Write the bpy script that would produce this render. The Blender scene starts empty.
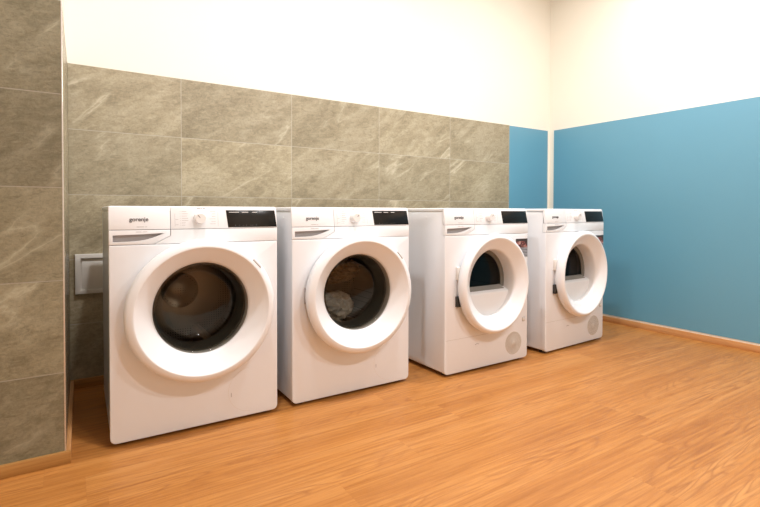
import bpy, bmesh, math, random
from mathutils import Vector, Matrix, noise
PI = math.pi
SC = bpy.context.scene
COL = SC.collection

# ------------------------------------------------------------------ camera
cam = bpy.data.objects.new('camera', bpy.data.cameras.new('camera'))
COL.objects.link(cam)
cam.location = (-0.1308, -1.8890, 0.8221)
cam.rotation_euler = (Matrix.Rotation(math.radians(-32.8135), 3, 'Z') @ Matrix.Rotation(math.radians(90 - 1.0202), 3, 'X') @ Matrix.Rotation(math.radians(0.1147), 3, 'Z')).to_euler()
cam.data.sensor_fit = 'HORIZONTAL'
cam.data.sensor_width = 36.0
cam.data.lens = 36.0 * 483.855 / 760
cam.data.shift_y = -33.385 / 760
cam.data.clip_start = 0.02
SC.camera = cam

# ------------------------------------------------------------------ world, exposure
w = bpy.data.worlds.new('world'); SC.world = w
w.use_nodes = True
w.node_tree.nodes['Background'].inputs[0].default_value = (1.0, 0.93, 0.84, 1)
w.node_tree.nodes['Background'].inputs[1].default_value = 0.05
SC.view_settings.view_transform = 'Standard'
SC.view_settings.look = 'None'
SC.view_settings.gamma = 1
SC.view_settings.use_curve_mapping = False
SC.view_settings.exposure = 0.0

LAMP_W = 24.0            # watts of each ceiling downlight
LAMP_COL = (0.985, 0.975, 0.985)
LAMPS = [(0.3, -0.50), (1.4, -0.50), (2.5, -0.50), (0.9, -2.7), (2.0, -2.7)]
ROOM_X0, R, D, YF, CEIL = -1.6, 3.2702, 0.7619, -4.2, 2.75
XP, YP, HT, HB = -0.1425, -0.0163, 1.4985, 0.0400

# ------------------------------------------------------------------ materials
def newmat(name):
    m = bpy.data.materials.new(name); m.use_nodes = True
    nt = m.node_tree
    return m, nt, nt.nodes['Principled BSDF']
def plain(name, col, rough=0.4, metal=0.0, spec=0.5, coat=0.0, emit=None, es=0):
    m, nt, b = newmat(name)
    b.inputs['Base Color'].default_value = (*col, 1)
    b.inputs['Roughness'].default_value = rough
    b.inputs['Metallic'].default_value = metal
    b.inputs['Specular IOR Level'].default_value = spec
    b.inputs['Coat Weight'].default_value = coat
    if emit:
        b.inputs['Emission Color'].default_value = (*emit, 1)
        b.inputs['Emission Strength'].default_value = es
    # very fine procedural variation so that nothing is perfectly flat
    n = nt.nodes.new('ShaderNodeTexNoise'); n.inputs['Scale'].default_value = 60
    r = nt.nodes.new('ShaderNodeMapRange')
    r.inputs['To Min'].default_value = max(0, rough - 0.03); r.inputs['To Max'].default_value = rough + 0.03
    nt.links.new(n.outputs['Fac'], r.inputs['Value']); nt.links.new(r.outputs[0], b.inputs['Roughness'])
    return m
class NT:
    """tiny node helper"""
    def __init__(s, nt): s.nt = nt
    def n(s, t, **k):
        nd = s.nt.nodes.new(t)
        for a, v in k.items(): setattr(nd, a, v)
        return nd
    def link(s, a, b): s.nt.links.new(a, b)
    def math(s, op, a, b=None, c=None):
        nd = s.n('ShaderNodeMath', operation=op)
        for i, v in enumerate((a, b, c)):
            if v is None: continue
            if isinstance(v, (int, float)): nd.inputs[i].default_value = v
            else: s.link(v, nd.inputs[i])
        return nd.outputs[0]
    def mix(s, f, a, b):
        nd = s.n('ShaderNodeMix', data_type='RGBA')
        for i, v in ((0, f), (6, a), (7, b)):
            if isinstance(v, (int, float)): nd.inputs[i].default_value = v
            elif isinstance(v, tuple): nd.inputs[i].default_value = (*v, 1)
            else: s.link(v, nd.inputs[i])
        return nd.outputs[2]
    def ramp(s, f, stops):
        nd = s.n('ShaderNodeValToRGB')
        cr = nd.color_ramp
        while len(cr.elements) < len(stops): cr.elements.new(0.5)
        for e, (p, c) in zip(cr.elements, stops):
            e.position = p; e.color = (*c, 1) if isinstance(c, tuple) else (c, c, c, 1)
        s.link(f, nd.inputs[0]); return nd.outputs[0]
    def noise(s, vec, scale, detail=4, rough=0.5, dist=0.0):
        nd = s.n('ShaderNodeTexNoise'); nd.inputs['Scale'].default_value = scale
        nd.inputs['Detail'].default_value = detail; nd.inputs['Roughness'].default_value = rough
        nd.inputs['Distortion'].default_value = dist
        s.link(vec, nd.inputs['Vector']); return nd.outputs['Fac']
    def xyz(s, v):
        nd = s.n('ShaderNodeSeparateXYZ'); s.link(v, nd.inputs[0]); return nd.outputs
    def comb(s, x, y, z):
        nd = s.n('ShaderNodeCombineXYZ')
        for i, v in enumerate((x, y, z)):
            if isinstance(v, (int, float)): nd.inputs[i].default_value = v
            else: s.link(v, nd.inputs[i])
        return nd.outputs[0]

def tile_material(name, x_off, axis='X', tint=1.0, joints=True, hue=(1.0, 0.985, 0.90)):
    m, nt, b = newmat(name); h = NT(nt)
    pos = h.n('ShaderNodeNewGeometry').outputs['Position']
    p = h.xyz(pos); u = p[0] if axis == 'X' else p[1]; z = p[2]
    cu = h.math('DIVIDE', h.math('SUBTRACT', u, x_off), 0.602)
    cv = h.math('DIVIDE', h.math('SUBTRACT', z, HT - 0.3005*6), 0.3005)
    iu = h.math('FLOOR', cu); iv = h.math('FLOOR', cv)
    fu = h.math('FRACT', cu); fv = h.math('FRACT', cv)
    wn = h.n('ShaderNodeTexWhiteNoise', noise_dimensions='2D'); h.link(h.comb(iu, iv, 0), wn.inputs['Vector'])
    rnd = wn.outputs['Color']; rv = wn.outputs['Value']
    off = h.n('ShaderNodeVectorMath', operation='MULTIPLY'); h.link(rnd, off.inputs[0]); off.inputs[1].default_value = (23, 17, 31)
    add = h.n('ShaderNodeVectorMath', operation='ADD'); h.link(pos, add.inputs[0]); h.link(off.outputs[0], add.inputs[1])
    v = add.outputs[0]
    # layered slate: noise stretched along a slanted direction
    mp = h.n('ShaderNodeMapping'); h.link(v, mp.inputs[0])
    mp.vector_type = 'TEXTURE'; mp.inputs['Rotation'].default_value = (0, math.radians(-34), 0); mp.inputs['Scale'].default_value = (1.0, 1, 1/2.4)
    big = h.noise(mp.outputs[0], 3.2, 6, 0.6, 0.8)
    mid = h.noise(v, 22, 10, 0.72, 0.6)
    fine = h.noise(v, 95, 4, 0.7, 0.0)
    mp2 = h.n('ShaderNodeMapping'); h.link(v, mp2.inputs[0]); mp2.vector_type = 'TEXTURE'; mp2.inputs['Scale'].default_value = (1/16, 1/16, 1/44); mp2.inputs['Rotation'].default_value = (0, math.radians(-8), 0)
    stri = h.noise(mp2.outputs[0], 1.5, 8, 0.75, 0.9)
    c = h.ramp(big, [(0.38, (0.235, 0.200, 0.138)), (0.5, (0.295, 0.254, 0.180)), (0.62, (0.370, 0.325, 0.245))])
    c = h.mix(h.ramp(mid, [(0.42, 0.0), (0.62, 0.6)]), c, (0.340, 0.292, 0.208))
    c = h.mix(h.ramp(stri, [(0.50, 0.0), (0.66, 0.5)]), c, (0.46, 0.405, 0.31))
    c = h.mix(h.ramp(stri, [(0.34, 0.5), (0.47, 0.0)]), c, (0.145, 0.122, 0.072))
    c = h.mix(h.ramp(fine, [(0.38, 0.26), (0.52, 0.0)]), c, (0.14, 0.12, 0.085))
    # rare pale veins, slanted
    mp3 = h.n('ShaderNodeMapping'); h.link(v, mp3.inputs[0]); mp3.vector_type = 'TEXTURE'; mp3.inputs['Rotation'].default_value = (0, math.radians(-36), 0); mp3.inputs['Scale'].default_value = (1/0.7, 1, 1/3.0)
    vn = h.noise(mp3.outputs[0], 1.7, 5, 0.5, 0.35)
    vein = h.math('ABSOLUTE', h.math('SUBTRACT', vn, 0.5))
    vm = h.ramp(vein, [(0.0, 0.6), (0.007, 0.27), (0.035, 0.0)])
    gate = h.ramp(h.noise(v, 3.2, 3), [(0.47, 0.0), (0.60, 1.0)])
    c = h.mix(h.math('MULTIPLY', vm, gate), c, (0.60, 0.55, 0.45))
    # per-tile tone
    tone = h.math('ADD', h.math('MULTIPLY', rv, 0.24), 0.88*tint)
    bc = h.n('ShaderNodeVectorMath', operation='SCALE'); h.link(c, bc.inputs[0]); h.link(tone, bc.inputs[3])
    c = bc.outputs[0]
    hm = h.n('ShaderNodeVectorMath', operation='MULTIPLY'); h.link(c, hm.inputs[0]); hm.inputs[1].default_value = hue; c = hm.outputs[0]
    eu = h.math('MULTIPLY', h.math('SUBTRACT', 0.5, h.math('ABSOLUTE', h.math('SUBTRACT', fu, 0.5))), 0.602)
    ev = h.math('MULTIPLY', h.math('SUBTRACT', 0.5, h.math('ABSOLUTE', h.math('SUBTRACT', fv, 0.5))), 0.3005)
    e = h.math('MINIMUM', eu, ev)
    g = h.math('LESS_THAN', e, 0.0013)
    if joints: c = h.mix(g, c, (0.47, 0.43, 0.355) if tint > 1 else (0.36, 0.33, 0.27))
    h.link(c, b.inputs['Base Color'])
    b.inputs['Roughness'].default_value = 0.42 if axis == 'X' else 0.25; b.inputs['Specular IOR Level'].default_value = 0.45
    bp = h.n('ShaderNodeBump'); bp.inputs['Strength'].default_value = 0.35; bp.inputs['Distance'].default_value = 0.004
    hh = h.math('ADD', h.math('MULTIPLY', stri, 0.5), h.math('ADD', mid, h.math('MULTIPLY', fine, 0.25)))
    hh = h.math('SUBTRACT', hh, h.math('MULTIPLY', g, 0.5))
    h.link(hh, bp.inputs['Height']); h.link(bp.outputs[0], b.inputs['Normal'])
    return m

def floor_material():
    m, nt, b = newmat('oak_vinyl_plank'); h = NT(nt)
    pos = h.n('ShaderNodeNewGeometry').outputs['Position']; p = h.xyz(pos)
    W, L = 0.152, 1.22
    row = h.math('FLOOR', h.math('DIVIDE', p[1], W))
    wn = h.n('ShaderNodeTexWhiteNoise', noise_dimensions='1D'); h.link(row, wn.inputs['W'])
    xs = h.math('ADD', p[0], h.math('MULTIPLY', wn.outputs['Value'], L))
    colm = h.math('FLOOR', h.math('DIVIDE', xs, L))
    w2 = h.n('ShaderNodeTexWhiteNoise', noise_dimensions='2D'); h.link(h.comb(row, colm, 0), w2.inputs['Vector'])
    off = h.n('ShaderNodeVectorMath', operation='MULTIPLY'); h.link(w2.outputs['Color'], off.inputs[0]); off.inputs[1].default_value = (31, 19, 7)
    add = h.n('ShaderNodeVectorMath', operation='ADD'); h.link(pos, add.inputs[0]); h.link(off.outputs[0], add.inputs[1])
    v = add.outputs[0]
    def mapped(sx, sy):
        q = h.n('ShaderNodeMapping'); h.link(v, q.inputs[0]); q.inputs['Scale'].default_value = (sx, sy, 1); return q.outputs[0]
    # cathedral rings: contour lines of a stretched noise field
    field = h.noise(mapped(0.9, 6.5), 1.0, 3, 0.5, 0.5)
    rings = h.math('FRACT', h.math('MULTIPLY', field, 17))
    rings = h.math('ABSOLUTE', h.math('SUBTRACT', rings, 0.5))
    rmask = h.ramp(rings, [(0.0, 1.0), (0.16, 0.35), (0.34, 0.0)])
    gate = h.ramp(h.noise(mapped(0.8, 4), 1.3, 2), [(0.42, 0.12), (0.62, 1.0)])
    grain = h.noise(mapped(3.0, 90), 1.0, 5, 0.65, 0.3)
    broad = h.noise(mapped(0.7, 9), 1.0, 4, 0.55, 0.4)
    c = h.ramp(broad, [(0.28, (0.43, 0.165, 0.034)), (0.5, (0.51, 0.212, 0.050)), (0.72, (0.57, 0.260, 0.074))])
    c = h.mix(h.ramp(grain, [(0.35, 0.60), (0.55, 0.0)]), c, (0.31, 0.105, 0.016))
    c = h.mix(h.ramp(grain, [(0.55, 0.0), (0.75, 0.40)]), c, (0.64, 0.32, 0.09))
    c = h.mix(h.math('MULTIPLY', h.math('MULTIPLY', rmask, gate), 0.55), c, (0.29, 0.098, 0.022))
    tone = h.math('ADD', h.math('MULTIPLY', w2.outputs['Value'], 0.03), 0.985)
    sc = h.n('ShaderNodeVectorMath', operation='SCALE'); h.link(c, sc.inputs[0]); h.link(tone, sc.inputs[3]); c = sc.outputs[0]
    fy = h.math('FRACT', h.math('DIVIDE', p[1], W)); fx = h.math('FRACT', h.math('DIVIDE', xs, L))
    ey = h.math('MULTIPLY', h.math('SUBTRACT', 0.5, h.math('ABSOLUTE', h.math('SUBTRACT', fy, 0.5))), W)
    ex = h.math('MULTIPLY', h.math('SUBTRACT', 0.5, h.math('ABSOLUTE', h.math('SUBTRACT', fx, 0.5))), L)
    g = h.math('LESS_THAN', h.math('MINIMUM', ex, ey), 0.0005)
    c = h.mix(h.math('MULTIPLY', g, 0.2), c, (0.25, 0.09, 0.02))
    h.link(c, b.inputs['Base Color'])
    rr = h.ramp(grain, [(0.3, 0.36), (0.7, 0.46)]); h.link(rr, b.inputs['Roughness'])
    b.inputs['Specular IOR Level'].default_value = 0.42
    bp = h.n('ShaderNodeBump'); bp.inputs['Strength'].default_value = 0.12; bp.inputs['Distance'].default_value = 0.001
    h.link(grain, bp.inputs['Height']); h.link(bp.outputs[0], b.inputs['Normal'])
    return m

def paint_material(name, col, rough, spec=0.4, bump=0.05):
    m, nt, b = newmat(name); h = NT(nt)
    pos = h.n('ShaderNodeNewGeometry').outputs['Position']
    n1 = h.noise(pos, 1.4, 3); n2 = h.noise(pos, 220, 3)
    c = h.mix(h.ramp(n1, [(0.3, 0.0), (0.7, 1.0)]), tuple(x*0.97 for x in col), col)
    h.link(c, b.inputs['Base Color'])
    b.inputs['Roughness'].default_value = rough; b.inputs['Specular IOR Level'].default_value = spec
    bp = h.n('ShaderNodeBump'); bp.inputs['Strength'].default_value = bump; bp.inputs['Distance'].default_value = 0.001
    h.link(n2, bp.inputs['Height']); h.link(bp.outputs[0], b.inputs['Normal'])
    return m

def wood_trim_material(name, c0, c1, along='X'):
    m, nt, b = newmat(name); h = NT(nt)
    pos = h.n('ShaderNodeNewGeometry').outputs['Position']
    q = h.n('ShaderNodeMapping'); h.link(pos, q.inputs[0])
    q.inputs['Scale'].default_value = (3, 60, 90) if along == 'X' else (60, 3, 90)
    g = h.noise(q.outputs[0], 1, 4, 0.6, 0.3)
    h.link(h.ramp(g, [(0.3, c0), (0.7, c1)]), b.inputs['Base Color'])
    b.inputs['Roughness'].default_value = 0.4
    return m

def glass_material(name, tint, amount=1.0):
    m = bpy.data.materials.new(name); m.use_nodes = True
    nt = m.node_tree; nt.nodes.clear(); h = NT(nt)
    out = h.n('ShaderNodeOutputMaterial'); tr = h.n('ShaderNodeBsdfTransparent'); gl = h.n('ShaderNodeBsdfGlossy')
    tr.inputs[0].default_value = (*tint, 1); gl.inputs['Roughness'].default_value = 0.03
    lw = h.n('ShaderNodeLayerWeight'); lw.inputs[0].default_value = 0.5
    fr = h.math('ADD', 0.045, h.math('MULTIPLY', 0.95, h.math('POWER', lw.outputs['Facing'], 5.0)))
    mx = h.n('ShaderNodeMixShader')
    h.link(h.math('MINIMUM', h.math('MULTIPLY', fr, amount), 1.0), mx.inputs[0])
    h.link(tr.outputs[0], mx.inputs[1]); h.link(gl.outputs[0], mx.inputs[2]); h.link(mx.outputs[0], out.inputs[0])
    return m

def grille_material():
    m, nt, b = newmat('perforated_grille'); h = NT(nt)
    tc = h.n('ShaderNodeTexCoord').outputs['Object']; p = h.xyz(tc)
    s = 0.0062
    fx = h.math('SUBTRACT', h.math('FRACT', h.math('DIVIDE', p[0], s)), 0.5)
    fz = h.math('SUBTRACT', h.math('FRACT', h.math('DIVIDE', p[2], s)), 0.5)
    d = h.math('SQRT', h.math('ADD', h.math('MULTIPLY', fx, fx), h.math('MULTIPLY', fz, fz)))
    r = h.math('SQRT', h.math('ADD', h.math('MULTIPLY', p[0], p[0]), h.math('MULTIPLY', p[2], p[2])))
    ring = h.math('MULTIPLY', h.math('GREATER_THAN', r, 0.012), h.math('LESS_THAN', r, 0.060))
    hole = h.math('MULTIPLY', h.math('LESS_THAN', d, 0.27), ring)
    c = h.mix(hole, (0.66, 0.62, 0.57), (0.30, 0.27, 0.23))
    h.link(c, b.inputs['Base Color']); b.inputs['Roughness'].default_value = 0.45
    return m

def sticker_material():
    m, nt, b = newmat('printed_sticker'); h = NT(nt)
    tc = h.n('ShaderNodeTexCoord').outputs['Object']; p = h.xyz(tc)
    zz = p[2]
    n = h.noise(tc, 55, 3, 0.6, 0.8)
    photo = h.ramp(n, [(0.44, (0.05, 0.03, 0.03)), (0.52, (0.30, 0.06, 0.04)), (0.60, (0.60, 0.38, 0.34)), (0.68, (0.16, 0.08, 0.05))])
    st = h.math('FRACT', h.math('DIVIDE', zz, 0.0085))
    lines = h.mix(h.math('GREATER_THAN', st, 0.55), (0.45, 0.45, 0.46), (0.05, 0.05, 0.07))
    c = h.mix(h.math('LESS_THAN', zz, 0.002), photo, lines)
    c = h.mix(h.math('GREATER_THAN', zz, 0.038), c, (0.05, 0.035, 0.03))
    h.link(c, b.inputs['Base Color']); b.inputs['Roughness'].default_value = 0.3
    return m

def drum_material():
    m, nt, b = newmat('perforated_steel_drum'); h = NT(nt)
    tc = h.n('ShaderNodeTexCoord').outputs['Object']
    vo = h.n('ShaderNodeTexVoronoi'); vo.inputs['Scale'].default_value = 95; vo.inputs['Randomness'].default_value = 0.0
    h.link(tc, vo.inputs['Vector'])
    hole = h.math('LESS_THAN', vo.outputs['Distance'], 0.22)
    h.link(h.mix(hole, (0.42, 0.38, 0.33), (0.04, 0.04, 0.04)), b.inputs['Base Color'])
    b.inputs['Metallic'].default_value = 0.8; b.inputs['Roughness'].default_value = 0.3
    return m

def cloth_material(name, c0, c1):
    m, nt, b = newmat(name); h = NT(nt)
    tc = h.n('ShaderNodeTexCoord').outputs['Object']
    h.link(h.ramp(h.noise(tc, 28, 4, 0.6, 0.4), [(0.4, c0), (0.62, c1)]), b.inputs['Base Color'])
    b.inputs['Roughness'].default_value = 0.85
    return m

M = {}
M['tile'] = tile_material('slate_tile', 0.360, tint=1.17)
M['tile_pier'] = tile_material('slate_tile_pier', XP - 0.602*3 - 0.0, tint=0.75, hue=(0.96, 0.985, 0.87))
M['tile_return'] = tile_material('slate_tile_return', -4.0, 'Y')
M['floor'] = floor_material()
M['white_wall'] = paint_material('cream_white_paint', (0.86, 0.815, 0.71), 0.7, 0.2)
M['blue'] = paint_material('blue_wall_paint', (0.112, 0.330, 0.460), 0.46, 0.95)
M['ceiling'] = paint_material('white_ceiling_paint', (0.85, 0.82, 0.77), 0.8, 0.2)
M['trim_x'] = wood_trim_material('oak_trim_x', (0.36, 0.165, 0.040), (0.50, 0.25, 0.070), 'X')
M['trim_y'] = wood_trim_material('oak_trim_y', (0.56, 0.25, 0.085), (0.68, 0.36, 0.15), 'Y')
M['alu'] = plain('corner_profile', (0.75, 0.72, 0.67), 0.28, 0.6)
M['enamel'] = plain('white_enamel', (0.84, 0.855, 0.88), 0.30, spec=0.5)
M['plastic'] = plain('white_plastic', (0.86, 0.87, 0.885), 0.32, spec=0.5)
M['hatch'] = plain('off_white_plastic', (0.76, 0.73, 0.68), 0.35)
M['knob'] = plain('knob_plastic', (0.86, 0.845, 0.83), 0.25)
M['black'] = plain('black_glass_display', (0.010, 0.008, 0.007), 0.22, spec=0.35)
M['grip'] = plain('grey_grip', (0.50, 0.48, 0.46), 0.4)
M['sill'] = plain('ledge_shade_grey', (0.30, 0.285, 0.26), 0.25)  # grey stands for dark glass mirrored and shading the ledge top
M['dark'] = plain('dark_recess', (0.03, 0.028, 0.026), 0.5)
M['gasket'] = plain('grey_rubber', (0.15, 0.15, 0.135), 0.35)
M['mark'] = plain('grey_print', (0.36, 0.34, 0.34), 0.5)
M['mark_dark'] = plain('dark_print', (0.10, 0.09, 0.09), 0.5)
M['mark_white'] = plain('white_print', (0.75, 0.74, 0.72), 0.4)
M['mark_faint'] = plain('faint_print', (0.20, 0.20, 0.20), 0.4)
M['grille'] = grille_material()
M['sticker'] = sticker_material()
M['drum'] = drum_material()
M['lifter'] = plain('drum_lifter_steel', (0.55, 0.40, 0.27), 0.32, 0.6)
M['glass'] = glass_material('smoked_door_glass', (0.52, 0.50, 0.46), 0.9)
M['dglass'] = glass_material('dark_dryer_glass', (0.22, 0.22, 0.21), 0.6)
M['cloth_pale'] = cloth_material('pale_beige_cloth', (0.60, 0.50, 0.40), (0.88, 0.78, 0.66))
M['cloth_dark'] = cloth_material('brown_cloth', (0.22, 0.15, 0.09), (0.50, 0.36, 0.24))
M['lamp'] = plain('lamp_diffuser', (0.9, 0.9, 0.88), 0.5, emit=LAMP_COL, es=30)
M['lamp_ring'] = plain('lamp_ring', (0.8, 0.8, 0.78), 0.4)

# ------------------------------------------------------------------ mesh helpers
def finish(name, bm, mat, parent=None, loc=None, smooth=30, kind=None):
    me = bpy.data.meshes.new(name)
    bmesh.ops.recalc_face_normals(bm, faces=bm.faces[:])
    bm.to_mesh(me); bm.free()
    me.materials.append(mat)
    if smooth:
        me.shade_smooth(); me.set_sharp_from_angle(angle=math.radians(smooth))
    o = bpy.data.objects.new(name, me); COL.objects.link(o)
    if parent: o.parent = parent
    if loc: o.location = loc
    if kind: o['kind'] = kind
    return o
def merge(dst, src):
    me = bpy.data.meshes.new('t'); src.to_mesh(me); src.free(); dst.from_mesh(me); bpy.data.meshes.remove(me)
def box(x0, x1, y0, y1, z0, z1, bev=0.0, seg=2, bm=None):
    b = bmesh.new(); bmesh.ops.create_cube(b, size=1)
    for v in b.verts:
        v.co = Vector((x0 + (v.co.x+.5)*(x1-x0), y0 + (v.co.y+.5)*(y1-y0), z0 + (v.co.z+.5)*(z1-z0)))
    if bev: bmesh.ops.bevel(b, geom=b.edges[:], offset=bev, segments=seg, profile=0.5, affect='EDGES', clamp_overlap=True)
    if bm is None: return b
    merge(bm, b); return bm
def prism(pts, y0, y1, bev=0.0, seg=2, bm=None, front_only=True):
    """polygon in X-Z extruded from y0 (front) to y1 (back)"""
    b = bmesh.new()
    a = [b.verts.new((x, y0, z)) for x, z in pts]; c = [b.verts.new((x, y1, z)) for x, z in pts]
    f = b.faces.new(a); b.faces.new(c[::-1])
    n = len(pts)
    for i in range(n): b.faces.new((a[i], c[i], c[(i+1) % n], a[(i+1) % n]))
    bmesh.ops.recalc_face_normals(b, faces=b.faces[:])
    if bev: bmesh.ops.bevel(b, geom=list(f.edges), offset=bev, segments=seg, profile=0.5, affect='EDGES', clamp_overlap=True)
    if bm is None: return b
    merge(bm, b); return bm
def lathe(prof, cx=0, cz=0, n=72, closed=False, bm=None):
    """prof: list of (radius, y); revolved round the Y axis through (cx, cz)"""
    b = bmesh.new(); rings = []
    for r, y in prof:
        if r < 1e-6: rings.append([b.verts.new((cx, y, cz))])
        else: rings.append([b.verts.new((cx + r*math.cos(2*PI*i/n), y, cz + r*math.sin(2*PI*i/n))) for i in range(n)])
    pr = list(zip(rings, rings[1:])) + ([(rings[-1], rings[0])] if closed else [])
    for A, B in pr:
        for i in range(n):
            j = (i+1) % n
            if len(A) == 1 and len(B) == 1: continue
            if len(A) == 1: b.faces.new((A[0], B[i], B[j]))
            elif len(B) == 1: b.faces.new((A[i], B[0], A[j]))
            else: b.faces.new((A[i], B[i], B[j], A[j]))
    if bm is None: return b
    merge(bm, b); return bm
def roundrect(x0, x1, z0, z1, r, n=6, rb=None):
    rb = r if rb is None else rb
    P = []
    for cx, cz, a0, rr in ((x1-rb, z0+rb, -90, rb), (x1-r, z1-r, 0, r), (x0+r, z1-r, 90, r), (x0+rb, z0+rb, 180, rb)):
        for k in range(n+1):
            a = math.radians(a0 + 90*k/n); P.append((cx+rr*math.cos(a), cz+rr*math.sin(a)))
    return P
def cut(o, cutters):
    """boolean difference, applied"""
    tmp = []
    for bm in cutters:
        me = bpy.data.meshes.new('cutter'); bmesh.ops.recalc_face_normals(bm, faces=bm.faces[:]); bm.to_mesh(me); bm.free()
        c = bpy.data.objects.new('cutter', me); COL.objects.link(c); tmp.append(c)
        md = o.modifiers.new('b', 'BOOLEAN'); md.operation = 'DIFFERENCE'; md.solver = 'EXACT'; md.object = c
    bpy.context.view_layer.update()
    dg = bpy.context.evaluated_depsgraph_get()
    me = bpy.data.meshes.new_from_object(o.evaluated_get(dg))
    o.modifiers.clear(); old = o.data; o.data = me; me.name = old.name
    mat = old.materials[0]
    me.materials.clear(); me.materials.append(mat)
    me.shade_smooth(); me.set_sharp_from_angle(angle=math.radians(30))
    for c in tmp:
        d = c.data; bpy.data.objects.remove(c); bpy.data.meshes.remove(d)
def text_bm(s, size, depth=0.0004, extra=0.0):
    cu = bpy.data.curves.new('t', 'FONT'); cu.body = s; cu.size = size; cu.align_x = 'CENTER'; cu.extrude = depth; cu.offset = extra
    o = bpy.data.objects.new('t', cu); COL.objects.link(o); bpy.context.view_layer.update()
    me = bpy.data.meshes.new_from_object(o.evaluated_get(bpy.context.evaluated_depsgraph_get()))
    b = bmesh.new(); b.from_mesh(me)
    for v in b.verts: v.co = Vector((v.co.x, -v.co.z, v.co.y))
    bpy.data.objects.remove(o); bpy.data.curves.remove(cu); bpy.data.meshes.remove(me)
    return b
def shift(bm, dx, dy, dz):
    for v in bm.verts: v.co += Vector((dx, dy, dz))
    return bm
def thing(name, loc, label, cat, group=None, rz=0):
    o = bpy.data.objects.new(name, None); COL.objects.link(o); o.location = loc; o.rotation_euler = (0, 0, rz)
    o.empty_display_size = 0.05
    o['label'] = label; o['category'] = cat
    if group: o['group'] = group
    return o
def tag(o, label, cat, group=None):
    o['label'] = label; o['category'] = cat
    if group: o['group'] = group
    return o
def copy_tree(o, parent=None):
    c = o.copy(); COL.objects.link(c); c.parent = parent
    for ch in list(o.children): copy_tree(ch, c)
    return c

# ------------------------------------------------------------------ room shell
S = 'structure'
TH = 0.10
CL = 0.010
XPB = -0.1275            # the side of the pier opens very slightly towards the back wall
def xy_prism(pts, z0, z1, bev=0.0):
    b = bmesh.new()
    lo = [b.verts.new((x, y, z0)) for x, y in pts]; hi = [b.verts.new((x, y, z1)) for x, y in pts]
    b.faces.new(lo[::-1]); b.faces.new(hi)
    for i in range(len(pts)): b.faces.new((lo[i], lo[(i+1) % len(pts)], hi[(i+1) % len(pts)], hi[i]))
    if bev: bmesh.ops.bevel(b, geom=b.edges[:], offset=bev, segments=2, profile=0.5, affect='EDGES')
    return b
def sx(y, off=0.0): return XP + (XPB-XP)*(y-YP)/(D-YP) + off
finish('floor', box(ROOM_X0-TH, R+TH, YF-TH, D+TH, -0.1, 0), M['floor'], kind=S, smooth=0)
finish('ceiling', box(ROOM_X0-TH, R+TH, YF-TH, D+TH, CEIL, CEIL+0.1), M['ceiling'], kind=S, smooth=0)
finish('wall_back', box(XPB-CL, R, D, D+TH, 0, CEIL), M['white_wall'], kind=S, smooth=0)
finish('wall_right', box(R, R+TH, YF, D+TH, 0, CEIL), M['white_wall'], kind=S, smooth=0)
finish('wall_front', box(ROOM_X0, R, YF-TH, YF, 0, CEIL), M['white_wall'], kind=S, smooth=0)
finish('wall_left', box(ROOM_X0-TH, ROOM_X0, YF, D+TH, 0, CEIL), M['white_wall'], kind=S, smooth=0)
# the wall block left of the machines, and its tile cladding
CL = 0.010
finish('wall_pier', xy_prism([(ROOM_X0, YP+CL), (sx(YP+CL, -CL), YP+CL), (sx(D, -CL), D), (sx(D, -CL), D+TH), (ROOM_X0, D+TH)], 0, CEIL), M['white_wall'], kind=S, smooth=0)
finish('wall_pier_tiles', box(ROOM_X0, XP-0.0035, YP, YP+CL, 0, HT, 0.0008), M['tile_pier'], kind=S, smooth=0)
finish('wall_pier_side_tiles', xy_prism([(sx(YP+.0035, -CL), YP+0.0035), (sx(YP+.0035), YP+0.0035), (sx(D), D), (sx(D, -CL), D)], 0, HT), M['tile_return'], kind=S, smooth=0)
finish('trim_1', prism([(XP-0.0035, 0.0), (XP+0.0006, 0.0), (XP+0.0006, HT+0.001), (XP-0.0035, HT+0.001)], YP-0.0006, YP+0.0035, 0.0005), M['alu'], kind=S)
# tiled and blue zones of the back wall, blue zone of the right wall
XT = 2.775
finish('wall_back_tiles', box(XPB, XT, D-CL, D, 0, HT, 0.0008), M['tile'], kind=S, smooth=0)
BT = 0.003
finish('wall_back_blue', box(XT, R-0.028, D-BT, D, 0.052, HT-0.001), M['blue'], kind=S, smooth=0)
finish('wall_right_blue', box(R-BT, R, YF, D-0.045, 0.052, HT-0.001), M['blue'], kind=S, smooth=0)
# baseboards
BD = 0.014
finish('baseboard_pier', box(ROOM_X0, XP+BD, YP-BD, YP, 0, HB, 0.0015), M['trim_x'], kind=S)
finish('baseboard_pier_side', xy_prism([(sx(YP), YP), (sx(YP, BD), YP), (sx(D-CL-BD, BD), D-CL-BD), (sx(D-CL-BD), D-CL-BD)], 0, HB, 0.0015), M['trim_y'], kind=S)
finish('baseboard_back', box(XPB, R-BD, D-CL-BD, D-CL if False else D, 0, HB, 0.0015), M['trim_x'], kind=S)
finish('baseboard_right', box(R-BD, R, YF, D-BD-CL, 0, HB, 0.0015), M['trim_y'], kind=S)

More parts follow.
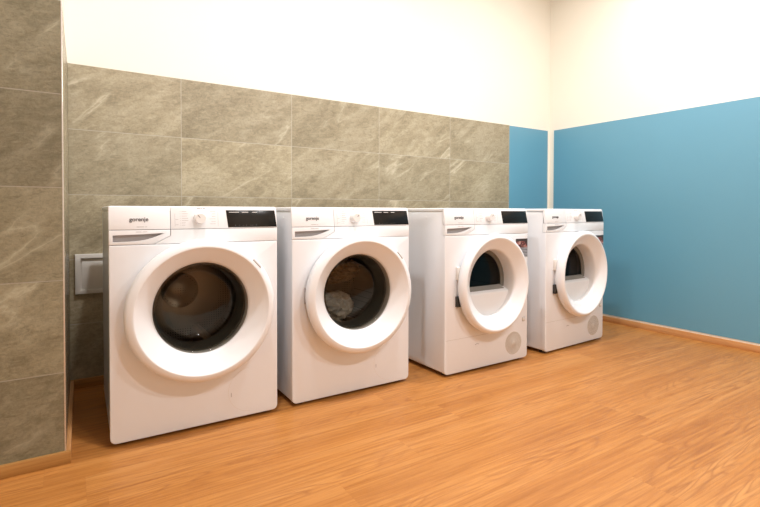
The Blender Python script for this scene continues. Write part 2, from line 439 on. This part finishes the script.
# ------------------------------------------------------------------ appliances
# local frame: origin on the floor below the middle of the front, x to the right, y backwards
CX, CZ = 0.0010, 0.4695     # door centre
HALF = 0.2985
def groove_ring(cx, cz, r, w, y0, n=40, a0=0, a1=360):
    b = bmesh.new()
    prev = None
    for k in range(n+1):
        a = math.radians(a0 + (a1-a0)*k/n)
        vs = [b.verts.new((cx + (r+s*w/2)*math.cos(a), y, cz + (r+s*w/2)*math.sin(a))) for s, y in ((-1, y0), (1, y0), (1, y0+0.002), (-1, y0+0.002))]
        if prev:
            for i in range(4): b.faces.new((prev[i], prev[(i+1) % 4], vs[(i+1) % 4], vs[i]))
        else: b.faces.new(vs)
        prev = vs
    b.faces.new(prev[::-1])
    return b
LOGO = None
TILT = 0.14
def lean(bm):
    for v in bm.verts:
        if v.co.z > 0.7655: v.co.y += (v.co.z-0.7655)*TILT
    return bm
def make_body(root, dryer):
    # casing with embossed sides
    cs = finish('casing', box(-HALF+.002, HALF-.002, 0.024, 0.585, 0.019, 0.831, 0.006, 3), M['enamel'], root)
    cutters = []
    for s in (-1, 1):
        b = bmesh.new()
        e0 = 0.165 if dryer else 0.100
        pts_in = roundrect(e0+0.022, 0.515, 0.062, 0.765, 0.04, 8)
        pts_out = roundrect(e0, 0.537, 0.040, 0.787, 0.06, 8)
        A = [b.verts.new((s*(HALF-.0055), y, z)) for y, z in pts_in]
        B = [b.verts.new((s*(HALF+.001), y, z)) for y, z in pts_out]
        b.faces.new(A); b.faces.new(B[::-1])
        for i in range(len(A)): b.faces.new((A[i], B[i], B[(i+1) % len(A)], A[(i+1) % len(A)]))
        cutters.append(b)
    cutters.append(lathe([(0.0, 0.0), (0.252, 0.0), (0.252, 0.49), (0.0, 0.49)], CX, CZ, 64))
    cut(cs, cutters)
    for y in ((0.155, 0.335) if dryer else (0.110, 0.335)):
        for s in (-1, 1):
            b = lathe([(0.0, 0.0), (0.005, 0.0), (0.0065, 0.002)], 0, 0, 16)
            for v in b.verts: v.co = Vector((s*(HALF-.002 + 0.0015 - v.co.y), y + v.co.x, 0.803 + v.co.z))
            finish('screw_cap', b, M['plastic'], root)
    # lid
    finish('top_lid', box(-HALF, HALF, 0.0122, 0.590, 0.8325, 0.850, 0.005, 3), M['plastic'], root)
    # front plate, rounded bottom corners, hole for the door
    fp = finish('front_panel', prism(roundrect(-0.300, 0.300, 0.0125, 0.7108, 0.003, 5, rb=0.020), 0.0, 0.024, 0.005, 3), M['enamel'], root)
    cut(fp, [lathe([(0.0, -0.02), (0.198, -0.02), (0.198, 0.05), (0.0, 0.05)], CX, CZ, 96)])
    # grey box whose colour stands for the shade in the gaps between front plates
    g = box(-HALF+.006, HALF-.006, 0.014, 0.0240, 0.695, 0.832)
    finish('panel_gap_shade', g, M['mark'], root)
    # fascia to the right of the drawer
    f = prism([(-0.1580, 0.7122), (0.300, 0.7122), (0.300, 0.7640), (-0.1020, 0.7640), (-0.1020, 0.7410)], 0.0, 0.010, 0.0014)
    finish('fascia', f, M['plastic'], root)
    # control panel
    c = prism([(-0.1020, 0.7658), (0.300, 0.7658), (0.300, 0.8475), (-0.1020, 0.8475)], 0.0, 0.012, 0.0014)
    lean(c)
    cp = finish('control_panel', c, M['plastic'], root)
    # detergent drawer (two tiers with a joint between)
    dr = prism([(-0.300, 0.7658), (-0.1038, 0.7658), (-0.1038, 0.8475), (-0.300, 0.8475)], 0.0, 0.012, 0.0014)
    lean(dr)
    prism([(-0.300, 0.7122), (-0.1605, 0.7122), (-0.1038, 0.7415), (-0.1038, 0.7640), (-0.300, 0.7640)], 0.0, 0.020, 0.0014, bm=dr)
    d = finish('detergent_drawer', dr, M['plastic'], root)
    pk = [(-0.288, 0.7465), (-0.190, 0.7490), (-0.124, 0.7520), (-0.140, 0.7440), (-0.160, 0.7360), (-0.182, 0.7295), (-0.205, 0.7255), (-0.235, 0.7235), (-0.288, 0.7225)]
    cut(d, [prism(pk, -0.004, 0.0165)])
    if not dryer: pass
    # markings
    b = text_bm('gorenje', 0.0200, 0.0006, 0.0003); lean(shift(b, -0.2060, -0.0006, 0.7960))
    finish('brand_name', b, M['mark_dark'], d)
    m = bmesh.new()
    box(-0.214, -0.190, -0.0004, 0.001, 0.7745, 0.7760, bm=m); box(-0.186, -0.181, -0.0004, 0.001, 0.7745, 0.7760, bm=m)
    box(-0.216, -0.198, -0.0004, 0.001, 0.7570, 0.7582, bm=m); box(-0.195, -0.180, -0.0004, 0.001, 0.7570, 0.7582, bm=m)
    finish('drawer_print', lean(m), M['mark'], d)
    # programme list printed left and right of the knob
    m = bmesh.new(); random.seed(3)
    for i in range(7):
        z = 0.8300 - i*0.0085
        box(-0.0700, -0.0680, -0.0002, 0.003, z, z+0.0012, bm=m)
        box(-0.0640, -0.0640 + random.uniform(0.012, 0.030), -0.0002, 0.003, z, z+0.0011, bm=m)
    box(-0.0880, -0.0873, -0.0002, 0.003, 0.775, 0.823, bm=m)
    for z in (0.8, 0.781): box(-0.086, -0.0755, -0.0002, 0.003, z, z+0.001, bm=m)
    finish('programme_print', lean(m), M['mark'], cp)
    m = bmesh.new()
    for i in range(6):
        z = 0.8305 - i*0.0095
        box(0.057 - random.uniform(0.010, 0.022), 0.057, -0.0002, 0.003, z, z+0.0010, bm=m)
    box(0.066, 0.0666, -0.0002, 0.003, 0.775, 0.828, bm=m)
    finish('option_print', lean(m), M['mark'], cp)
    m = bmesh.new()
    for x0, x1 in ((-0.010, 0.003), (0.005, 0.009), (0.012, 0.020)): box(x0, x1, -0.0002, 0.003, 0.8408, 0.8424, bm=m)
    finish('range_print', lean(m), M['mark_dark'], cp)
    # display
    b = prism([(0.0965, 0.8360), (0.2920, 0.8360), (0.2985, 0.7690), (0.1035, 0.7690)], -0.0011, 0.006, 0.0008)
    ds = finish('display', lean(b), M['black'], cp)
    if not dryer:
        m = bmesh.new()
        for x0, x1 in ((0.108, 0.147), (0.158, 0.184), (0.199, 0.219)): box(x0, x1, -0.0014, 0, 0.8270, 0.8292, bm=m)
        finish('display_print', lean(m), M['mark_white'], ds)
        m = bmesh.new()
        for x in (0.131, 0.174, 0.213): box(x, x+0.0012, -0.0014, 0, 0.7745, 0.779, bm=m)
        for x in (0.145, 0.160, 0.189, 0.197): box(x, x+0.005, -0.0014, 0, 0.776, 0.7768, bm=m)
        finish('display_symbols', lean(m), M['mark_faint'], ds)
    # knob
    kb = lathe([(0.0, -0.0285), (0.0180, -0.0285), (0.0198, -0.0272), (0.0212, -0.004), (0.0218, 0.004)], 0, 0, 40)
    k = finish('knob', kb, M['knob'], root, (-0.002, 0.005, 0.8050))
    finish('knob_pointer', box(-0.0010, 0.0010, -0.0290, -0.0275, 0.004, 0.0165), M['mark_dark'], k)
    # feet
    for x in (-0.255, 0.255):
        for y in (0.045, 0.540):
            b = lathe([(0.0, 0.0), (0.022, 0.0), (0.022, 0.008), (0.010, 0.010), (0.010, 0.020), (0.0, 0.020)], 0, 0, 20)
            for v in b.verts: v.co = Vector((x + v.co.x, y + v.co.z, v.co.y))
            finish('foot', b, M['dark'], root)
    return k

def make_washer():
    root = thing('washing_machine', (0, 0, 0), '', 'washing machine')
    knob = make_body(root, False)
    # filter cover, round, with a small slot
    finish('filter_cover', groove_ring(0.190, 0.118, 0.088, 0.0009, -0.0003, 40, 95, 268), M['hatch'], root)
    finish('filter_slot', box(0.112, 0.1138, -0.0006, 0.003, 0.099, 0.115), M['mark'], root)
    # door
    prof = [(0.230, 0.004), (0.230, -0.008), (0.2460, -0.008), (0.2500, -0.020), (0.2600, -0.048), (0.2630, -0.060), (0.2622, -0.068), (0.2585, -0.0755), (0.2500, -0.0815), (0.2420, -0.0850),
            (0.2360, -0.0865), (0.2338, -0.0862), (0.2325, -0.0850), (0.2050, -0.062), (0.1780, -0.040), (0.1720, -0.034), (0.1697, -0.028), (0.1697, 0.004)]
    ring = lathe(prof, CX, CZ, 128, closed=True)
    for v in ring.verts:      # the rim sits slightly lower than the window
        r = math.hypot(v.co.x-CX, v.co.z-CZ)
        v.co.z -= 0.004*min(1, max(0, (r-0.175)/0.05))
    dr = finish('door', ring, M['plastic'], root, smooth=40)
    # grip slot, upper right of the rim
    b = box(-0.0215, 0.0215, -0.0012, 0.0025, -0.0042, 0.0042, 0.0006)
    a = math.radians(41); rr = 0.2530
    mt = Matrix.Translation((CX + rr*math.cos(a), -0.0805, CZ - 0.004 + rr*math.sin(a))) @ Matrix.Rotation(-(a - PI/2), 4, 'Y') @ Matrix.Rotation(math.radians(-42), 4, 'X')
    bmesh.ops.transform(b, matrix=mt, verts=b.verts[:])
    finish('door_grip', b, M['grip'], dr)
    # hinge block
    finish('hinge_gap', box(CX-0.2475, CX-0.225, -0.0095, 0.001, CZ-0.035, CZ+0.035, 0.002), M['mark'], dr)
    # window bowl
    gp = [(0.1697, -0.028), (0.1678, -0.0302), (0.1650, -0.0305), (0.1620, -0.0285), (0.1595, -0.024), (0.1570, -0.015), (0.1520, 0.010), (0.1440, 0.040), (0.1390, 0.053), (0.1320, 0.063), (0.1200, 0.070), (0.08, 0.076), (0.04, 0.0785), (0.0, 0.079)]
    finish('door_glass', lathe(gp, CX, CZ, 96), M['glass'], dr, smooth=60)
    # rubber seal
    gs = lathe([(0.1975, 0.001), (0.1760, 0.003), (0.1640, 0.006), (0.1600, 0.040), (0.1540, 0.055), (0.1520, 0.085), (0.1580, 0.098), (0.1900, 0.100), (0.1975, 0.095)], CX, CZ, 72, closed=True)
    finish('door_seal', gs, M['gasket'], root, smooth=50)
    # drum
    dm = finish('drum', lathe([(0.200, 0.103), (0.236, 0.112), (0.240, 0.125), (0.240, 0.410), (0.225, 0.430), (0.08, 0.440), (0.06, 0.425), (0.0, 0.422)], 0, 0, 72), M['drum'], root, (CX, 0, CZ), smooth=40)
    for k in range(3):
        a = math.radians(100 + 120*k)
        b = prism([(-0.035, -0.239), (0.035, -0.239), (0.016, -0.175), (0.0, -0.168), (-0.016, -0.175)], 0.125, 0.405, 0.01, 3)
        bmesh.ops.rotate(b, verts=b.verts[:], cent=(0, 0, 0), matrix=Matrix.Rotation(a, 3, 'Y'))
        finish('drum_lifter', b, M['lifter'], dm)
    return root, knob

def make_dryer():
    root = thing('tumble_dryer', (0, 0, 0), '', 'tumble dryer')
    knob = make_body(root, True)
    ring = lathe([(0.222, 0.004), (0.222, -0.0165), (0.2350, -0.0170), (0.2420, -0.0230), (0.2460, -0.044), (0.2455, -0.0530), (0.2425, -0.061), (0.2365, -0.0675), (0.2300, -0.0710), (0.2250, -0.0710), (0.2210, -0.0685),
                  (0.1990, -0.0500), (0.1770, -0.0340), (0.1690, -0.0290), (0.1660, -0.020), (0.1650, 0.008), (0.1640, 0.056), (0.1660, 0.070)], CX, CZ, 128, closed=True)
    dr = finish('door', ring, M['plastic'], root, smooth=40)
    # hinge parts on the left, the dark block painting the shade in the gap
    finish('hinge_gap', box(CX-0.236, CX-0.215, -0.017, 0.001, CZ+0.03, CZ+0.09, 0.002), M['hatch'], dr)
    finish('hinge_gap', box(CX-0.240, CX-0.215, -0.017, 0.001, CZ-0.10, CZ-0.05, 0.002), M['dark'], dr)
    finish('door_latch', box(CX+0.238, CX+0.2500, -0.030, -0.012, CZ+0.040, CZ+0.065, 0.001), M['mark'], dr)
    # ledge closing the lower part of the window: face and sloped sill
    zs = -0.052
    def chord(r, y):
        h_ = math.sqrt(r*r - zs*zs); a0 = math.atan2(zs, h_)
        return [(CX + r*math.cos(a0 - (PI + 2*a0)*k/24.0*1.0), CZ + r*math.sin(a0 - (PI + 2*a0)*k/24.0)) for k in range(25)]
    pts = chord(0.1690, 0)
    b = bmesh.new()
    F = [b.verts.new((x, 0.006, z)) for x, z in pts]
    G = [b.verts.new((CX + (x-CX)*0.965, 0.066, CZ + (z-CZ)*0.965 + (0.024 if i in (0, 24) else 0))) for i, (x, z) in enumerate(pts)]
    b.faces.new(F); b.faces.new(G[::-1])
    for i in range(25): b.faces.new((F[i], G[i], G[(i+1) % 25], F[(i+1) % 25]))
    top = [e for e in b.edges if {e.verts[0], e.verts[1]} == {F[0], F[24]}]
    bmesh.ops.bevel(b, geom=top, offset=0.006, segments=4, profile=0.5, affect='EDGES')
    finish('window_ledge', b, M['plastic'], dr)
    hw = 0.150
    b = bmesh.new()
    q = [(CX-hw, 0.014, CZ+zs+0.0005), (CX+hw, 0.014, CZ+zs+0.0005), (CX+hw*0.965, 0.060, CZ+zs+0.0265), (CX-hw*0.965, 0.060, CZ+zs+0.0265)]
    lo = [b.verts.new((x, y, z-0.001)) for x, y, z in q]; hi = [b.verts.new((x, y, z+0.0012)) for x, y, z in q]
    b.faces.new(hi); b.faces.new(lo[::-1])
    for i in range(4): b.faces.new((lo[i], lo[(i+1) % 4], hi[(i+1) % 4], hi[i]))
    finish('ledge_shade_plate', b, M['sill'], dr)  # thin plate that paints the glass's reflection and shade onto the ledge
    finish('window_rim', lathe([(0.1680, 0.044), (0.150, 0.049), (0.146, 0.054), (0.146, 0.058), (0.1680, 0.058)], CX, CZ, 72, closed=True), M['gasket'], dr)
    finish('door_glass', lathe([(0.1640, 0.0600), (0.12, 0.0590), (0.0, 0.0585)], CX, CZ, 72), M['dglass'], dr)
    for ob in [dr] + list(dr.children):       # the dryer door is a little taller than wide and hangs lower
        for v in ob.data.vertices:
            v.co.x = CX + (v.co.x-CX)*0.975
            v.co.z = CZ - 0.0135 + (v.co.z-CZ)*1.058
    # opening collar and drum
    finish('opening_collar', lathe([(0.1975, 0.002), (0.190, 0.002), (0.185, 0.080), (0.185, 0.110), (0.200, 0.112)], CX, CZ, 64), M['hatch'], root)
    finish('drum', lathe([(0.200, 0.113), (0.238, 0.120), (0.240, 0.135), (0.240, 0.430), (0.0, 0.435)], 0, 0, 72), M['drum'], root, (CX, 0, CZ))
    # service flap with notch
    m = box(-0.292, 0.030, -0.0004, 0.003, 0.1840, 0.1852)
    finish('flap_joint', m, M['grip'], root)
    finish('flap_notch', groove_ring(-0.082, 0.118, 0.024, 0.0022, -0.0008, 16, 55, 125), M['mark'], root)
    # air grille
    b = lathe([(0.0, -0.0015), (0.010, -0.0015), (0.013, -0.0003), (0.058, -0.0004), (0.062, -0.0008), (0.064, 0.0005), (0.064, 0.002)], 0, 0, 56)
    finish('air_grille', b, M['grille'], root, (0.190, 0, 0.106))
    # small square button cover
    b = prism(roundrect(0.258, 0.282, 0.217, 0.241, 0.003, 3), -0.0012, 0.002, 0.0006)
    finish('cap_surround', b, M['grip'], root)
    b = prism(roundrect(0.2615, 0.2785, 0.2205, 0.2375, 0.002, 3), -0.0026, 0.002, 0.0006)
    finish('square_cap', b, M['hatch'], root)
    # printed label
    b = box(-0.047, 0.047, -0.0006, 0.001, -0.052, 0.052)
    finish('sticker', b, M['sticker'], root, (0.2505, 0, 0.630))['label'] = 'colour-printed sticker, mostly dark brown, behind the door rim'
    return root, knob

GRP = 'row of white laundry machines along the wall'
w1, k1 = make_washer()
w1.location = (0.2897-0.0043, 0, 0); w1.rotation_euler[2] = math.radians(-0.845)
w1['label'] = 'white front-loading washing machine nearest the camera, beside the grey tiled wall corner, drum empty'
w2 = copy_tree(w1); w2.location = (0.6524+0.3, -0.0014, 0); w2.rotation_euler[2] = math.radians(-0.13)
w2['label'] = 'white front-loading washing machine with laundry behind its glass, second in the row'
d1, kd = make_dryer()
d1.location = (1.4226+0.3, -0.0698, 0)
d1['label'] = 'white tumble dryer standing right after the two washing machines, third in the row'
d2 = copy_tree(d1); d2.location = (2.1577+0.3+0.0125, -0.0627, 0); d2.rotation_euler[2] = math.radians(2.4)
d2['label'] = 'white tumble dryer at the far end of the row, closest to the blue wall'
for o in (w1, w2, d1, d2): o.scale = (1, 1, 0.988)
for o in (w1, w2): o['group'] = 'white washing machines in the row'
for o in (d1, d2): o['group'] = 'white tumble dryers in the row'
for o, a in ((w1, -42), (w2, 40), (d1, 40), (d2, 35)):
    for ch in o.children:
        if ch.name.startswith('knob'): ch.rotation_euler = (0, math.radians(a), 0)

# ------------------------------------------------------------------ laundry inside the second machine
def garment(name, mat, cx, cy, cz, sx, sy, sz, seed, label):
    bm = bmesh.new(); bmesh.ops.create_icosphere(bm, subdivisions=5, radius=1)
    for v in bm.verts:
        n = v.co.normalized(); q = n*1.6 + Vector((seed, seed*2.1, 0))
        r = 1 + 0.22*noise.noise(q) - 0.24*abs(noise.noise(q*2.1)) + 0.16*(0.5 - abs(noise.noise(q*3.7 + Vector((3, 1, 2))))) + 0.05*noise.noise(q*9)
        v.co = Vector((cx + n.x*r*sx, cy + n.y*r*sy, cz + n.z*r*sz))
    o = finish(name, bm, mat, smooth=60)
    return tag(o, label, 'laundry')
g0 = w2.location
garment('crumpled_garment', M['cloth_pale'], g0.x+CX-0.03, 0.235, CZ-0.115, 0.135, 0.105, 0.080, 2.3,
        'pale beige crumpled garment lying low in the drum of the second washing machine')
garment('crumpled_garment', M['cloth_dark'], g0.x+CX+0.02, 0.275, CZ+0.060, 0.150, 0.10, 0.060, 7.9,
        'brown crumpled garment above the pale one inside the second washing machine')

# ------------------------------------------------------------------ wall cover left of the first machine
t = thing('wall_access_cover', (0, 0, 0), 'square off-white plastic access cover on the dark tiles left of the nearest washing machine', 'wall cover')
b = bmesh.new()
x0, x1, z0, z1 = -0.097, 0.100, 0.0, 0.184
prism([(x0, z0), (x1, z0), (x1, z1), (x0, z1)], -0.018, 0.0, 0.002, bm=b)
fr = finish('cover_frame', b, M['hatch'], t)
cut(fr, [box(x0+0.022, x1-0.022, -0.02, -0.004, z0+0.018, z1-0.018)])
finish('cover_door', box(x0+0.027, x1-0.027, -0.0085, -0.0035, z0+0.023, z1-0.023, 0.002), M['hatch'], t)
t.location = (-0.009, D-CL, 0.437)

# ------------------------------------------------------------------ ceiling downlights
def make_lamp(x, y, label):
    t = thing('ceiling_downlight', (x, y, CEIL), label, 'ceiling light', 'round ceiling downlights')
    def flip(b):
        for v in b.verts: v.co = Vector((v.co.x, v.co.z, v.co.y))
        return b
    finish('lamp_ring', flip(lathe([(0.075, 0.0), (0.095, 0.0), (0.094, -0.010), (0.085, -0.014), (0.077, -0.012)], 0, 0, 40, closed=True)), M['lamp_ring'], t)
    finish('diffuser', flip(lathe([(0.078, -0.006), (0.0, -0.0065)], 0, 0, 40)), M['lamp'], t)
    ld = bpy.data.lights.new('downlight', 'AREA'); ld.shape = 'DISK'; ld.size = 0.12; ld.energy = LAMP_W*(1.02 if y > -1 else 1.22); ld.color = LAMP_COL
    lo = bpy.data.objects.new('lamp_light', ld); COL.objects.link(lo); lo.parent = t; lo.location = (0, 0, -0.016)
    lo.visible_camera = True
    return t
WH = ['left', 'middle', 'right']
for i, (x, y) in enumerate(LAMPS):
    if i > 2:
        make_lamp(x, y, 'round white ceiling downlight, %s one of the pair farther from the machines' % ('left', 'right')[i-3]); continue
    make_lamp(x, y, 'round white ceiling downlight, %s one of the row nearest the machines' % WH[i])
